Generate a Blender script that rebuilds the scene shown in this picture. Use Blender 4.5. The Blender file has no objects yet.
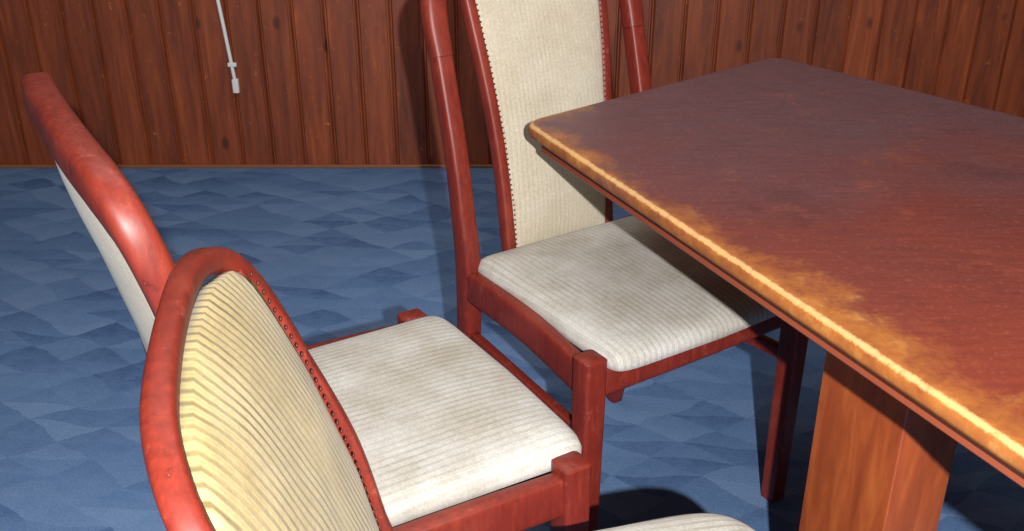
import bpy, bmesh, math, random
from mathutils import Vector, Matrix, noise
random.seed(4)
S=bpy.context.scene
try:
    S.view_settings.view_transform='Standard'
    S.view_settings.look='None'
except Exception as e: print(e)

def srgb(r,g,b):
    f=lambda c:(c/255/12.92) if c/255<=.04045 else ((c/255+.055)/1.055)**2.4
    return (f(r),f(g),f(b),1)

# ---------------- node helpers
def newmat(name):
    m=bpy.data.materials.new(name); m.use_nodes=True
    nt=m.node_tree; b=nt.nodes['Principled BSDF']
    return m,nt,b
def N(nt,t):
    return nt.nodes.new(t)
def L(nt,a,b): nt.links.new(a,b)
def coords(nt,scale=(1,1,1),kind='Object',rot=(0,0,0)):
    tc=N(nt,'ShaderNodeTexCoord'); mp=N(nt,'ShaderNodeMapping')
    mp.inputs['Scale'].default_value=scale; mp.inputs['Rotation'].default_value=rot
    L(nt,tc.outputs[kind],mp.inputs['Vector']); return mp.outputs['Vector']
def noise_t(nt,vec,scale,detail=4,rough=.6,dist=0):
    n=N(nt,'ShaderNodeTexNoise'); n.inputs['Scale'].default_value=scale
    n.inputs['Detail'].default_value=detail; n.inputs['Roughness'].default_value=rough
    n.inputs['Distortion'].default_value=dist
    L(nt,vec,n.inputs['Vector']); return n.outputs['Fac']
def ramp(nt,fac,stops,interp='LINEAR'):
    r=N(nt,'ShaderNodeValToRGB'); cr=r.color_ramp; cr.interpolation=interp
    while len(cr.elements)<len(stops): cr.elements.new(.5)
    for e,(p,c) in zip(cr.elements,stops):
        e.position=p; e.color=c if len(c)==4 else (*c,1)
    L(nt,fac,r.inputs['Fac']); return r.outputs['Color']
def mix(nt,fac,a,b,mode='MIX'):
    m=N(nt,'ShaderNodeMix'); m.data_type='RGBA'; m.blend_type=mode
    if isinstance(fac,(int,float)): m.inputs[0].default_value=fac
    else: L(nt,fac,m.inputs[0])
    for i,v in ((6,a),(7,b)):
        if isinstance(v,tuple): m.inputs[i].default_value=v
        else: L(nt,v,m.inputs[i])
    return m.outputs[2]
def math_(nt,op,a,b=None,c=None):
    m=N(nt,'ShaderNodeMath'); m.operation=op
    for i,v in enumerate((a,b,c)):
        if v is None: continue
        if isinstance(v,(int,float)): m.inputs[i].default_value=v
        else: L(nt,v,m.inputs[i])
    return m.outputs[0]
def bump(nt,b,h,strength=.2,dist=.002):
    n=N(nt,'ShaderNodeBump'); n.inputs['Strength'].default_value=strength; n.inputs['Distance'].default_value=dist
    L(nt,h,n.inputs['Height']); L(nt,n.outputs['Normal'],b.inputs['Normal'])
G=lambda v:(v,v,v,1)

# ---------------- materials
def mat_chairwood():
    m,nt,b=newmat('red_lacquered_wood')
    v=coords(nt,(1,1,1)); vg=coords(nt,(40,40,6))
    g=noise_t(nt,vg,3,5,.6,.2)
    base=ramp(nt,g,[(.25,srgb(96,27,18)),(.55,srgb(116,36,23)),(.8,srgb(134,46,30))])
    w=noise_t(nt,v,34,9,.8)
    wf=ramp(nt,w,[(.57,G(0)),(.67,G(1))])
    col=mix(nt,math_(nt,'MULTIPLY',wf,.34),base,srgb(180,98,78))
    wl=noise_t(nt,v,6,3,.6)
    col=mix(nt,math_(nt,'MULTIPLY',ramp(nt,wl,[(.50,G(0)),(.7,G(1))]),.22),col,srgb(172,80,60))
    d=ramp(nt,noise_t(nt,v,60,5,.75),[(.60,G(0)),(.68,G(1))])
    col=mix(nt,math_(nt,'MULTIPLY',d,.5),col,srgb(56,14,10))
    sc=ramp(nt,noise_t(nt,v,120,6,.85),[(.65,G(0)),(.70,G(1))])
    col=mix(nt,math_(nt,'MULTIPLY',sc,.5),col,srgb(226,166,144))
    L(nt,col,b.inputs['Base Color']); b.inputs['Roughness'].default_value=.46
    b.inputs['Specular IOR Level'].default_value=.45
    bump(nt,b,w,.2,.001); return m
def mat_fabric(name,light,dark,line,axis='X',per=.0125,amt=.42,wobble=.004):
    m,nt,b=newmat(name)
    tc=N(nt,'ShaderNodeTexCoord'); sp=N(nt,'ShaderNodeSeparateXYZ'); L(nt,tc.outputs['Object'],sp.inputs[0])
    v=tc.outputs['Object']
    wob=noise_t(nt,v,5,2)
    x=math_(nt,'ADD',sp.outputs[axis],math_(nt,'MULTIPLY',wob,wobble))
    s1=math_(nt,'SINE',math_(nt,'MULTIPLY',x,2*math.pi/per))
    s2=math_(nt,'SINE',math_(nt,'MULTIPLY',x,2*math.pi/(per/3)))
    st=ramp(nt,math_(nt,'MULTIPLY_ADD',s1,.5,.5),[(.55,G(0)),(.95,G(1))])
    fine=math_(nt,'MULTIPLY_ADD',s2,.5,.5)
    big=noise_t(nt,v,7,6,.7)
    base=mix(nt,ramp(nt,big,[(.40,G(0)),(.66,G(1))]),light,dark)
    fade=ramp(nt,noise_t(nt,v,9,3,.6),[(.35,G(.3)),(.6,G(1))])
    base=mix(nt,math_(nt,'MULTIPLY',math_(nt,'MULTIPLY',st,fade),amt),base,line)
    base=mix(nt,math_(nt,'MULTIPLY',fine,.16),base,line)
    sp2=ramp(nt,noise_t(nt,v,260,2,.6),[(.35,G(.8)),(.65,G(1))])
    base=mix(nt,.8,base,sp2,'MULTIPLY')
    L(nt,base,b.inputs['Base Color']); b.inputs['Roughness'].default_value=.95
    b.inputs['Sheen Weight'].default_value=.1; b.inputs['Specular IOR Level'].default_value=.15
    h=math_(nt,'ADD',math_(nt,'MULTIPLY',st,-.3*amt/.4),noise_t(nt,v,400,2)); bump(nt,b,h,.18,.001); return m
def mat_carpet():
    m,nt,b=newmat('blue_patterned_carpet')
    tc=N(nt,'ShaderNodeTexCoord'); wn0=noise_t(nt,tc.outputs['Object'],10,3)
    wn1=noise_t(nt,coords(nt,(1,1,1)),2.3,2)
    sp=N(nt,'ShaderNodeSeparateXYZ'); L(nt,tc.outputs['Object'],sp.inputs[0])
    x=math_(nt,'ADD',sp.outputs[0],math_(nt,'MULTIPLY',wn0,.06)); y=math_(nt,'ADD',sp.outputs[1],math_(nt,'MULTIPLY',wn1,.16)); v=tc.outputs['Object']
    u=math_(nt,'ADD',math_(nt,'MULTIPLY',x,6.2),math_(nt,'MULTIPLY',y,8.6))
    w=math_(nt,'SUBTRACT',math_(nt,'MULTIPLY',x,5.2),math_(nt,'MULTIPLY',y,7.2))
    fu=math_(nt,'FLOOR',u); fw=math_(nt,'FLOOR',w)
    ru=math_(nt,'FRACT',u); rw=math_(nt,'FRACT',w)
    tri=math_(nt,'GREATER_THAN',ru,rw)
    cb=N(nt,'ShaderNodeCombineXYZ'); L(nt,fu,cb.inputs[0]); L(nt,fw,cb.inputs[1]); L(nt,tri,cb.inputs[2])
    wn=N(nt,'ShaderNodeTexWhiteNoise'); wn.noise_dimensions='3D'; L(nt,cb.outputs[0],wn.inputs['Vector'])
    cb2=N(nt,'ShaderNodeCombineXYZ'); L(nt,fu,cb2.inputs[0]); L(nt,fw,cb2.inputs[1])
    wn2=N(nt,'ShaderNodeTexWhiteNoise'); wn2.noise_dimensions='3D'; L(nt,cb2.outputs[0],wn2.inputs['Vector'])
    grad=math_(nt,'MULTIPLY',math_(nt,'SUBTRACT',ru,rw),.18)
    t=math_(nt,'ADD',math_(nt,'MULTIPLY',wn.outputs['Value'],.48),math_(nt,'MULTIPLY',wn2.outputs['Value'],.30))
    t=math_(nt,'ADD',t,grad)
    blur=noise_t(nt,v,26,5,.8)
    t=math_(nt,'ADD',t,math_(nt,'MULTIPLY_ADD',blur,.7,-.28))
    col=ramp(nt,t,[(.05,srgb(114,143,182)),(.45,srgb(101,131,172)),(.7,srgb(91,120,162)),(.95,srgb(72,98,140))])
    fn=ramp(nt,noise_t(nt,v,180,4,.85),[(.3,G(.64)),(.7,G(1.1))])
    col=mix(nt,.9,col,fn,'MULTIPLY')
    st=ramp(nt,noise_t(nt,v,1.6,6,.6),[(.4,G(.88)),(.62,G(1))])
    col=mix(nt,.8,col,st,'MULTIPLY')
    lint=ramp(nt,noise_t(nt,v,75,2,.5),[(.74,G(0)),(.78,G(1))])
    col=mix(nt,math_(nt,'MULTIPLY',lint,.4),col,srgb(190,200,210))
    L(nt,col,b.inputs['Base Color']); b.inputs['Roughness'].default_value=1
    b.inputs['Specular IOR Level'].default_value=.05
    bump(nt,b,noise_t(nt,v,400,2,.8),.4,.003); return m
def mat_wall():
    m,nt,b=newmat('stained_pine_boards')
    at=N(nt,'ShaderNodeAttribute'); at.attribute_name='board'
    tc=N(nt,'ShaderNodeTexCoord')
    off=N(nt,'ShaderNodeVectorMath'); off.operation='MULTIPLY_ADD'
    L(nt,at.outputs['Color'],off.inputs[0]); off.inputs[1].default_value=(9,7,23); L(nt,tc.outputs['Object'],off.inputs[2])
    mp=N(nt,'ShaderNodeMapping'); mp.inputs['Scale'].default_value=(12,12,1.2); L(nt,off.outputs[0],mp.inputs[0])
    g=noise_t(nt,mp.outputs[0],2.4,7,.6,.8)
    base=ramp(nt,g,[(.25,srgb(94,40,19)),(.47,srgb(126,57,27)),(.62,srgb(144,67,31)),(.8,srgb(172,92,46))])
    sc=N(nt,'ShaderNodeSeparateColor'); L(nt,at.outputs['Color'],sc.inputs[0])
    tint=ramp(nt,sc.outputs[0],[(0,G(.78)),(1,G(1.08))])
    base=mix(nt,1.0,base,tint,'MULTIPLY')
    mk=N(nt,'ShaderNodeMapping'); mk.inputs['Scale'].default_value=(8,0,4.2); L(nt,off.outputs[0],mk.inputs[0])
    vo=N(nt,'ShaderNodeTexVoronoi'); vo.inputs['Scale'].default_value=1; L(nt,mk.outputs[0],vo.inputs['Vector'])
    kn=ramp(nt,vo.outputs['Distance'],[(.07,G(1)),(.13,G(0))])
    base=mix(nt,math_(nt,'MULTIPLY',kn,.7),base,srgb(56,18,12))
    wear=ramp(nt,noise_t(nt,tc.outputs['Object'],34,6,.8),[(.63,G(0)),(.70,G(1))])
    base=mix(nt,math_(nt,'MULTIPLY',wear,.6),base,srgb(216,130,70))
    L(nt,base,b.inputs['Base Color']); b.inputs['Roughness'].default_value=.5
    bump(nt,b,g,.1,.002); return m
def mat_tabletop():
    m,nt,b=newmat('worn_table_top')
    at=N(nt,'ShaderNodeAttribute'); at.attribute_name='edge'
    sc=N(nt,'ShaderNodeSeparateColor'); L(nt,at.outputs['Color'],sc.inputs[0])
    v=coords(nt,(1,1,1)); 
    big=noise_t(nt,v,3.2,5,.6,.4)
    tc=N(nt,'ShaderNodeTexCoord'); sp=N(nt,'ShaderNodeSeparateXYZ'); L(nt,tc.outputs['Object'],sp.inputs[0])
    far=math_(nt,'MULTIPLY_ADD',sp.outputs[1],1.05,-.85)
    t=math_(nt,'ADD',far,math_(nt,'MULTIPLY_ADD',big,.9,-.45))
    base=ramp(nt,t,[(0,srgb(122,49,32)),(.4,srgb(106,48,41)),(.85,srgb(92,62,66))])  # purple sheen towards the far end is painted into the base colour
    vg=coords(nt,(3,26,3),'Object',(0,0,1.15))
    gr=noise_t(nt,vg,4,6,.65)
    base=mix(nt,.7,base,ramp(nt,gr,[(.3,G(.72)),(.7,G(1.15))]),'MULTIPLY')
    sp1=ramp(nt,noise_t(nt,v,120,9,.85),[(.54,G(0)),(.65,G(1))])
    base=mix(nt,math_(nt,'MULTIPLY',sp1,.36),base,srgb(176,110,88))
    sp3=ramp(nt,noise_t(nt,v,11,10,.82),[(.55,G(0)),(.70,G(1))])
    base=mix(nt,math_(nt,'MULTIPLY',sp3,.38),base,srgb(160,82,50))
    sp4=ramp(nt,noise_t(nt,v,7,9,.78),[(.55,G(0)),(.67,G(1))])
    base=mix(nt,math_(nt,'MULTIPLY',sp4,.42),base,srgb(66,34,34))
    en=noise_t(nt,v,6,10,.82)
    near=math_(nt,'MULTIPLY_ADD',sp.outputs[1],-.26,.33)
    k=math_(nt,'ADD',math_(nt,'ADD',sc.outputs[0],math_(nt,'MULTIPLY_ADD',en,2.0,-1.0)),near)
    wf=ramp(nt,k,[(.62,G(0)),(1.10,G(1))])
    oc=ramp(nt,noise_t(nt,v,20,7,.75),[(.3,srgb(126,66,27)),(.55,srgb(168,102,42)),(.75,srgb(204,150,80))])
    base=mix(nt,math_(nt,'MULTIPLY',wf,.82),base,oc)
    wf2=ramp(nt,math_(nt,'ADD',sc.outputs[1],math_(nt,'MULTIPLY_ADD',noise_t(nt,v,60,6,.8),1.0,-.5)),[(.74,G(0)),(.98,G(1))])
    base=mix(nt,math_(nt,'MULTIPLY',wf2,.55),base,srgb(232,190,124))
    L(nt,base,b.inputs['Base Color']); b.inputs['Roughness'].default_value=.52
    bump(nt,b,noise_t(nt,v,140,4,.7),.15,.001); return m
def mat_tablewood():
    m,nt,b=newmat('orange_stained_wood')
    vg=coords(nt,(16,16,2.2)); g=noise_t(nt,vg,2.5,7,.6,.3)
    base=ramp(nt,g,[(.28,srgb(122,54,25)),(.5,srgb(146,68,31)),(.75,srgb(174,92,44))])
    v=coords(nt); s=ramp(nt,noise_t(nt,v,60,6,.75),[(.6,G(0)),(.7,G(1))])
    base=mix(nt,math_(nt,'MULTIPLY',s,.4),base,srgb(120,44,20))
    L(nt,base,b.inputs['Base Color']); b.inputs['Roughness'].default_value=.45
    bump(nt,b,g,.1,.001); return m
def plain(name,c,r=.5,metal=0):
    m,nt,b=newmat(name); v=coords(nt); n=noise_t(nt,v,40,3)
    col=mix(nt,math_(nt,'MULTIPLY',n,.25),c,(c[0]*.6,c[1]*.6,c[2]*.6,1))
    L(nt,col,b.inputs['Base Color']); b.inputs['Roughness'].default_value=r; b.inputs['Metallic'].default_value=metal; return m

WOOD=mat_chairwood()
SEAT=mat_fabric('striped_seat_fabric',srgb(200,197,190),srgb(172,165,150),srgb(112,98,76),amt=.34,per=.0115)
BACK=mat_fabric('striped_back_fabric',srgb(202,192,172),srgb(188,176,154),srgb(140,126,98),amt=.2,per=.0095)
BACKY=mat_fabric('yellowed_back_fabric',srgb(192,172,122),srgb(162,141,90),srgb(72,59,34),amt=.8,wobble=.035)
NAIL=plain('bronze_nail',srgb(80,34,24),.4,.2)
DARK=plain('dark_webbing',srgb(30,22,20),.9)
TOP=mat_tabletop(); TW=mat_tablewood()
APR=plain('red_brown_apron',srgb(142,66,40),.45)

# ---------------- mesh helpers
def mkobj(name,verts,faces,mat,parent=None,smooth=True):
    me=bpy.data.meshes.new(name); me.from_pydata([tuple(v) for v in verts],[],faces)
    bm=bmesh.new(); bm.from_mesh(me); bmesh.ops.recalc_face_normals(bm,faces=bm.faces); bm.to_mesh(me); bm.free()
    me.materials.append(mat)
    for p in me.polygons: p.use_smooth=smooth
    o=bpy.data.objects.new(name,me); S.collection.objects.link(o)
    if parent: o.parent=parent
    return o
def catmull(P,n=8):
    out=[]
    P=[Vector(p) for p in P]
    for i in range(len(P)-1):
        p0=P[max(i-1,0)];p1=P[i];p2=P[i+1];p3=P[min(i+2,len(P)-1)]
        for k in range(n):
            t=k/n
            out.append(.5*((2*p1)+(-p0+p2)*t+(2*p0-5*p1+4*p2-p3)*t*t+(-p0+3*p1-3*p2+p3)*t**3))
    out.append(P[-1]); return out
def sweep(name,ctrl,mat,parent,ref=(0,-1,0),n=8,seg=16,ex=4.0):
    P=catmull([c[:3] for c in ctrl],n)
    W=catmull([(c[3],c[4],0) for c in ctrl],n)
    ref=Vector(ref); V=[];F=[]
    m=len(P)
    for i,p in enumerate(P):
        t=(P[min(i+1,m-1)]-P[max(i-1,0)]).normalized()
        b=(ref-ref.dot(t)*t).normalized(); a=t.cross(b)
        for k in range(seg):
            th=2*math.pi*(k+.5)/seg; c,s=math.cos(th),math.sin(th)
            cx=math.copysign(abs(c)**(2/ex),c); sy=math.copysign(abs(s)**(2/ex),s)
            V.append(p+a*cx*W[i][0]/2+b*sy*W[i][1]/2)
    for i in range(m-1):
        for k in range(seg):
            k2=(k+1)%seg
            F.append((i*seg+k,i*seg+k2,(i+1)*seg+k2,(i+1)*seg+k))
    for end,(row,q) in enumerate(((0,P[0]),(m-1,P[-1]))):
        t=(P[1]-P[0]).normalized()*-1 if end==0 else (P[-1]-P[-2]).normalized()
        base=len(V)
        for k in range(seg):
            V.append(q+(V[row*seg+k]-q)*.86+t*.0025)
        for k in range(seg):
            k2=(k+1)%seg
            F.append((row*seg+k,row*seg+k2,base+k2,base+k))
        F.append(tuple(range(base,base+seg)))
    o=mkobj(name,V,F,mat,parent)
    o.data.set_sharp_from_angle(angle=math.radians(42))
    return o
def box(name,c,s,mat,parent=None,bev=.004,rot=None):
    bm=bmesh.new(); bmesh.ops.create_cube(bm,size=1)
    for v in bm.verts: v.co=Vector((v.co.x*s[0],v.co.y*s[1],v.co.z*s[2]))
    bmesh.ops.bevel(bm,geom=bm.edges[:],offset=bev,segments=3,affect='EDGES',profile=.6)
    if rot: bmesh.ops.rotate(bm,verts=bm.verts,cent=(0,0,0),matrix=rot)
    for v in bm.verts: v.co+=Vector(c)
    me=bpy.data.meshes.new(name); bm.to_mesh(me); bm.free(); me.materials.append(mat)
    for p in me.polygons: p.use_smooth=True
    o=bpy.data.objects.new(name,me); S.collection.objects.link(o)
    me.set_sharp_from_angle(angle=math.radians(35))
    if parent: o.parent=parent
    return o

# ---------------- dining chair (local: +y is the sitter's front, origin on the floor)
LY=.195
def interp(T,z):
    for (a,va),(b,vb) in zip(T,T[1:]):
        if z<=b:
            t=max(0,(z-a)/(b-a)); return va+(vb-va)*t
    return T[-1][1]
YB0=[(.44,-.195),(.55,-.204),(.68,-.224),(.80,-.252),(.90,-.281),(.96,-.302)]
HWN=[(.44,.104),(.55,.106),(.66,.112),(.76,.120),(.85,.128),(.96,.136)]
HWM=[(.44,.130),(.55,.134),(.66,.142),(.76,.152),(.85,.160),(.96,.166)]
HWW=[(.44,.150),(.55,.154),(.66,.162),(.76,.170),(.85,.176),(.96,.176)]
def chair(loc,facing,back,top=.962,lean=1.0,HW0=HWN,wk=1.0,arch=0,stub=True,LX=.212,FX=.226,bb=.010):
    kz=(top-.44)/(.962-.44); dk=wk**.7
    Z=lambda z: z if z<=.44 else .44+(z-.44)*kz
    Y=lambda y: y if y>-.196 else -.196+(y+.196)*lean
    YB=[(Z(z),Y(y)) for z,y in YB0]; HW=[(Z(z),w) for z,w in HW0]
    e=bpy.data.objects.new('dining_chair',None); S.collection.objects.link(e)
    e.empty_display_size=.2
    e.location=(loc[0],loc[1],0); e.rotation_euler=(0,0,math.atan2(-facing[0],facing[1]))
    pz=.825-arch*.9
    for i,s in enumerate((-1,1)):
        lt=.466 if stub else .440
        sweep('front_leg_%d'%(i+1),[(s*FX,LY,0,.034,.034),(s*FX,LY,.2,.037,.037),(s*FX,LY,.38,.040,.040),(s*FX,LY,lt,.040,.042)],WOOD,e,ex=7)
        sweep('back_post_%d'%(i+1),[(s*(LX-.01),-.245,0,.028,.030),(s*(LX-.004),-.212,.22,.034,.038),(s*LX,-.196,.44,.036*wk,.044),
              (s*(LX+.004),Y(-.205),Z(.56),.034*wk,.040*dk),(s*(LX+.006),Y(interp(YB0,.68)),Z(.68),.034*wk,.036*dk),(s*(LX+.006),Y(interp(YB0,pz+.015)-.004),Z(pz+.015),.034*wk,.034*dk)],WOOD,e,ex=5)
        sweep('side_rail_%d'%(i+1),[(s*(LX+.002),-.185,.425,.060,.026),(s*(LX+.009),0,.430,.060,.026),(s*(FX+.001),.185,.424,.060,.026)],WOOD,e,ref=(1,0,0),ex=6)
        sweep('side_stretcher_%d'%(i+1),[(s*(LX-.002),-.195,.315,.026,.018),(s*(FX-.002),.19,.315,.026,.018)],WOOD,e,ref=(1,0,0),ex=6)
        pts=[]
        for z in (.42,.50,.60,.70,.80,.87,.93-arch*.2):
            z=Z(z)
            pts.append((s*(interp(HW,z)+.011*wk),interp(YB,z)-.006*(z>.5),z,.022*wk,.028*dk))
        sweep('inner_stile_%d'%(i+1),pts,WOOD,e,ex=4)
    sweep('front_rail',[(-.21,LY+.002,.424,.056,.026),(0,LY+.006,.426,.056,.026),(.21,LY+.002,.424,.056,.026)],WOOD,e,ex=6)
    sweep('back_rail',[(-.2,-.196,.425,.06,.026),(.2,-.196,.425,.06,.026)],WOOD,e,ex=6)
    cwid=.042*(wk if wk==1 else wk*1.05)
    half=[(LX+.006,pz,.038*wk),(LX+.006,.885-arch*.8,cwid),(LX-.004-arch*.1,.928-arch*.55,cwid),(LX-.037-arch*.15,.951-arch*.25,cwid),(.10,.961-arch*.04,cwid)]
    half=[(x,Y(interp(YB0,z)-.004-.010*(1-(x/LX)**2)),Z(z),w,.036*dk) for x,z,w in half]
    cr=[(-x,y,z,w,d) for x,y,z,w,d in half]+[(0,Y(-.316),Z(.965),cwid,.034*dk)]+half[::-1]
    sweep('crest_rail',cr,WOOD,e,ex=3.4,n=8,seg=18)
    def topz(u,hw):
        x=abs(u)*hw
        T=[(0,.965),(.10,.961-arch*.04),(LX-.037-arch*.15,.951-arch*.25),(LX,.90-arch*.6)]
        return interp(T,x)-.014
    nu,nv=26,34; V=[];F=[]
    for side in (1,-1):
        for j in range(nv+1):
            v=j/nv
            for i in range(nu+1):
                u=-1+2*i/nu
                u=math.copysign(abs(u)**.85,u)
                zt=topz(u,interp(HW,Z(.9)))
                z=Z(.455+v*(zt-.455)); hw=interp(HW,z)+.004
                bul=(1-abs(u)**3.5)*(1-abs(2*v-1)**8)
                y=interp(YB,z)-.010*(1-u*u)*v+ side*(.005+(.015 if side==1 else bb)*bul)
                V.append((u*hw,y,z))
    row=nu+1; off=(nv+1)*row
    for j in range(nv):
        for i in range(nu):
            a=j*row+i; F.append((a,a+1,a+row+1,a+row)); F.append((off+a,off+a+row,off+a+row+1,off+a+1))
    for j in range(nv):
        for i in (0,nu):
            a=j*row+i; F.append((a,a+row,off+a+row,off+a))
    for i in range(nu):
        for j in (0,nv):
            a=j*row+i; F.append((a,a+1,off+a+1,off+a))
    mkobj('back_upholstery',V,F,back,e)
    bm=bmesh.new()
    for s in (-1,1):
        for side in (1,-1):
            z=.48
            while z<Z(.935-arch*.6):
                M=Matrix.Translation((s*(interp(HW,z)+.002),interp(YB,z)+side*.0085,z))@Matrix.Diagonal((1,.6,1,1))
                bmesh.ops.create_icosphere(bm,subdivisions=2,radius=.0026 if wk<1 else .0019,matrix=M); z+=.0095
    me=bpy.data.meshes.new('upholstery_nails'); bm.to_mesh(me); bm.free(); me.materials.append(NAIL)
    for p in me.polygons:p.use_smooth=True
    o=bpy.data.objects.new('upholstery_nails',me); S.collection.objects.link(o); o.parent=e
    # seat cushion
    V=[(0,0.015,.490)];F=[]
    seg=120
    prof=[(r,.490-.013*r**3.2) for r in (.12,.25,.4,.55,.7,.82,.9)]+[(.955,.4755),(.985,.470),(1.0,.461),(1.0,.450),(.97,.446)]
    for r,z in prof:
        for k in range(seg):
            th=2*math.pi*k/seg; c,s_=math.cos(th),math.sin(th)
            ex=18 if r>.6 else 3+r*16
            if not stub: ex=min(ex,6)
            x=math.copysign(abs(c)**(2/ex),c); y=math.copysign(abs(s_)**(2/ex),s_)
            yy=.020+y*r*.215
            xx=x*r*((.208+.006*(yy/.2)) if stub else (.216+.018*(yy/.2)))
            if yy>.12: yy+= .006*(1-(xx/.2)**2)*(yy-.12)/.1
            V.append((xx,yy,z+.003*noise.noise(Vector((xx*12,yy*12,loc[0]*9)))*(r<.97)))
    for k in range(seg): F.append((0,1+k,1+(k+1)%seg))
    for i in range(len(prof)-1):
        for k in range(seg):
            k2=(k+1)%seg; F.append((1+i*seg+k,1+i*seg+k2,1+(i+1)*seg+k2,1+(i+1)*seg+k))
    F.append(tuple(1+(len(prof)-1)*seg+k for k in range(seg)))
    mkobj('seat_cushion',V,F,SEAT,e)
    box('seat_base',(0,0,.436),(.40,.37,.02),DARK,e,.003)
    return e

chair((.203,1.596),(.56,-.83),BACK,.970,LX=.208,FX=.234)
chair((-.210,1.140),(.856,.517),BACK,.933,.86,HWM,LX=.220,FX=.230,bb=.024)
chair((.097,.688),(.98,.2),BACKY,.892,1.25,HWW,.52,.030,False,LX=.200)

# ---------------- table
def table():
    e=bpy.data.objects.new('wooden_table',None); S.collection.objects.link(e)
    A=Vector((.018,1.612)); Bp=Vector((.548,2.070))
    C=Bp+Vector((.592,-.806))*1.95; D=A+Vector((.403,-.915))*1.78
    quad=[A,D,C,Bp]
    def outline(inset,rad):
        n=len(quad); lines=[]
        cen=sum(quad,Vector((0,0)))/4
        for i in range(n):
            p,q=quad[i],quad[(i+1)%n]; d=(q-p).normalized(); nn=Vector((-d.y,d.x))
            if (cen-p).dot(nn)<0: nn=-nn
            lines.append((p+nn*inset,d))
        pts=[]
        cs=[]
        for i in range(n):
            (p1,d1),(p2,d2)=lines[i-1],lines[i]
            den=d1.x*d2.y-d1.y*d2.x; t=((p2-p1).x*d2.y-(p2-p1).y*d2.x)/den
            cs.append(p1+d1*t)
        for i in range(n):
            c=cs[i]; a=(cs[i-1]-c).normalized(); b=(cs[(i+1)%n]-c).normalized()
            r=max(rad-inset*.3,.006)
            for k in range(9):
                t=k/8; p0=c+a*r; p2=c+b*r
                pts.append((1-t)**2*p0+2*t*(1-t)*c+t*t*p2)
            nxt=cs[(i+1)%n]
            s=c+b*r; f=nxt-b*r
            for k in range(1,24): pts.append(s+(f-s)*k/24)
        return pts
    H=.742; T=.024
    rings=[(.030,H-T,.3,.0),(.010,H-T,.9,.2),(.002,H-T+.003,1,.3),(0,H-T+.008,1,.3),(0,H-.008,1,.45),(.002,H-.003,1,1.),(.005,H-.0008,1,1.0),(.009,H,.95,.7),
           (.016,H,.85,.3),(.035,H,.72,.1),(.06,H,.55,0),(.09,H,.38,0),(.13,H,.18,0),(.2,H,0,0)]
    V=[];F=[];E=[]
    for ins,z,ed,ed2 in rings:
        o=outline(ins,.035); m=len(o)
        for p in o: V.append((p.x,p.y,z)); E.append((ed,ed2))
    for i in range(len(rings)-1):
        for k in range(m):
            k2=(k+1)%m; F.append((i*m+k,i*m+k2,(i+1)*m+k2,(i+1)*m+k))
    F.append(tuple((len(rings)-1)*m+k for k in range(m))); F.append(tuple(k for k in range(m))[::-1])
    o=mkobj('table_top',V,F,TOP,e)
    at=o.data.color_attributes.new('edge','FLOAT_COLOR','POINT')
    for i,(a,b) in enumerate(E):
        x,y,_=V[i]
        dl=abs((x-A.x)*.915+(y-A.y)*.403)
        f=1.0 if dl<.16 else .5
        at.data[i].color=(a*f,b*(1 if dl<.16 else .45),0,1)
    o.data.set_sharp_from_angle(angle=math.radians(50))
    V=[];F=[]
    prof=[(.30,H-T-.004),(.024,H-T-.004),(.020,H-T-.007),(.020,H-T-.022),(.024,H-T-.026),(.05,H-T-.026),(.05,H-T-.02),(.30,H-T-.018)]
    for ins,z in prof:
        for p in outline(ins,.03): V.append((p.x,p.y,z))
    for i in range(len(prof)):
        for k in range(m):
            k2=(k+1)%m; i2=(i+1)%len(prof); F.append((i*m+k,i*m+k2,i2*m+k2,i2*m+k))
    o=mkobj('apron_frame',V,F,APR,e); o.data.set_sharp_from_angle(angle=math.radians(40))
    ang=math.atan2(-.915,.403); R=Matrix.Rotation(ang,3,'Z')
    ld=Vector((.403,-.915)); wd=Vector((.915,.403))
    c0=Vector((.416,1.15))+ld*.075+wd*.05
    for i,off in enumerate((0,.80)):
        c=c0+ld*off
        for j in range(2):
            cc=c+wd*(.52*j)
            box('leg_%d'%(i*2+j+1),(cc.x,cc.y,.345),(.15,.10,.69),TW,e,.004,R)
    for i,off in enumerate((0,.80)):
        c=c0+ld*off+wd*.26
        box('cross_bar_%d'%(i+1),(c.x,c.y,.665),(.06,.50,.05),TW,e,.003,R)
    c=c0+ld*.40+wd*.26
    box('stretcher',(c.x,c.y,.665),(.9,.05,.045),TW,e,.003,R)
    return e
table()

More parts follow.
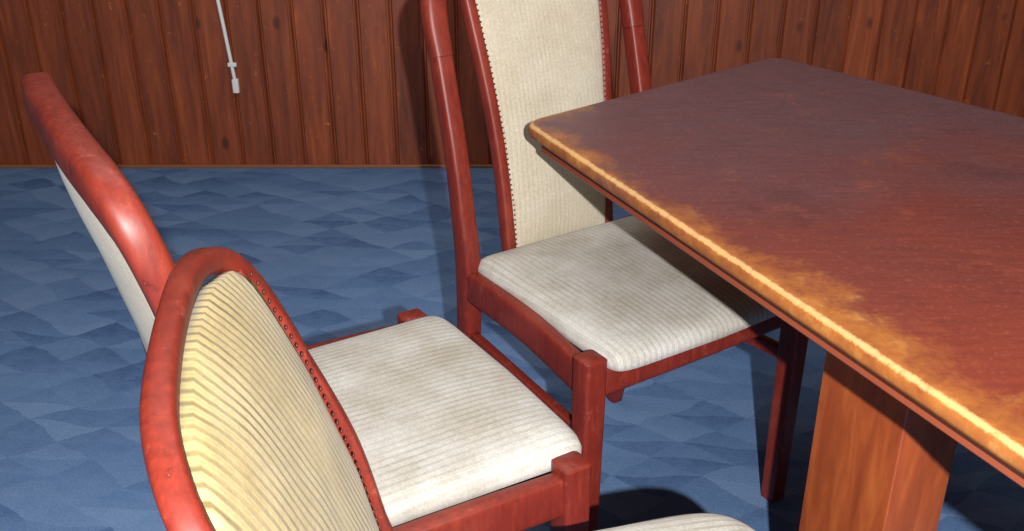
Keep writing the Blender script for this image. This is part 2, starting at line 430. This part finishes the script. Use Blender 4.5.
# ---------------- room
def floor():
    V=[(-4,-2,0),(4.5,-2,0),(4.5,3.5,0),(-4,3.5,0),(-4,-2,-.05),(4.5,-2,-.05),(4.5,3.5,-.05),(-4,3.5,-.05)]
    F=[(0,1,2,3),(4,7,6,5),(0,4,5,1),(1,5,6,2),(2,6,7,3),(3,7,4,0)]
    mkobj('floor',V,F,mat_carpet(),None,False)
floor()
WY=3.45
def wall():
    V=[];F=[];C=[]
    x=-4.0; bw=.112; Ht=2.6
    prof=[(0,.011),(.0035,.011),(.007,.002),(.009,0),(bw-.014,0),(bw-.011,-.003),(bw-.007,-.003),(bw-.004,.002),(bw-.001,.011)]
    while x<4.5:
        col=(random.random(),random.random(),random.random(),1)
        b=len(V)
        for px,py in prof+[(bw,.011),(bw,.05),(0,.05)]:
            V.append((x+px,WY+py,0)); V.append((x+px,WY+py,Ht)); C+= [col,col]
        n=len(prof)+3
        for i in range(n-1): F.append((b+2*i,b+2*i+1,b+2*i+3,b+2*i+2))
        x+=bw
    o=mkobj('wall_back',V,F,mat_wall(),None,False)
    at=o.data.color_attributes.new('board','FLOAT_COLOR','POINT')
    for i,c in enumerate(C): at.data[i].color=c
wall()
box('baseboard_back',(.25,WY-.009,.006),(8.5,.012,.012),plain('trim_wood',srgb(132,84,54),.5),None,.003)

cab=bpy.data.objects.new('wall_cable',None); S.collection.objects.link(cab)
WH=plain('white_plastic',srgb(225,225,220),.4)
def wp(x,z): return (x,WY-.012,z)
sweep('cord',[(*wp(-1.005,1.25),.013,.012),(*wp(-1.010,.95),.013,.012),(*wp(-1.002,.70),.013,.012),(*wp(-.985,.50),.013,.012),(*wp(-.970,.33),.013,.012)],WH,cab,ex=2)
box('cord_end',wp(-.968,.305),(.022,.02,.05),WH,cab,.005)
box('clip_1',wp(-.998,.64),(.03,.014,.014),WH,cab,.003)
box('clip_2',wp(-.972,.38),(.03,.014,.014),WH,cab,.003)

# ---------------- light
def light(name,typ,loc,energy,color=(1,1,1),size=.1,target=None):
    l=bpy.data.lights.new(name,typ); l.energy=energy; l.color=color
    if typ=='AREA': l.size=size
    else: l.shadow_soft_size=size
    o=bpy.data.objects.new(name,l); S.collection.objects.link(o); o.location=loc
    if target is not None: o.rotation_euler=(Vector(target)-Vector(loc)).to_track_quat('-Z','Y').to_euler()
    return o
light('strobe_flash','POINT',(.13,-.38,1.42),275,(1,.99,.99),.012)
light('added_wall_fill','AREA',(-.2,1.9,2.5),25,(1,.95,.9),1.6,(-.2,2.9,0))  # added overhead fill, no fixture known; evens out flash falloff towards the back wall
w=bpy.data.worlds.new('World'); S.world=w; w.use_nodes=True
w.node_tree.nodes['Background'].inputs[0].default_value=(.88,.92,1,1)
w.node_tree.nodes['Background'].inputs[1].default_value=.12

# ---------------- camera
cd=bpy.data.cameras.new('camera'); cam=bpy.data.objects.new('camera',cd); S.collection.objects.link(cam)
cam.location=(0,0,1.24); cam.rotation_euler=(math.radians(90-25.4),0,0)
cd.sensor_width=36; cd.lens=1000/1024*36; cd.clip_start=.02
S.camera=cam
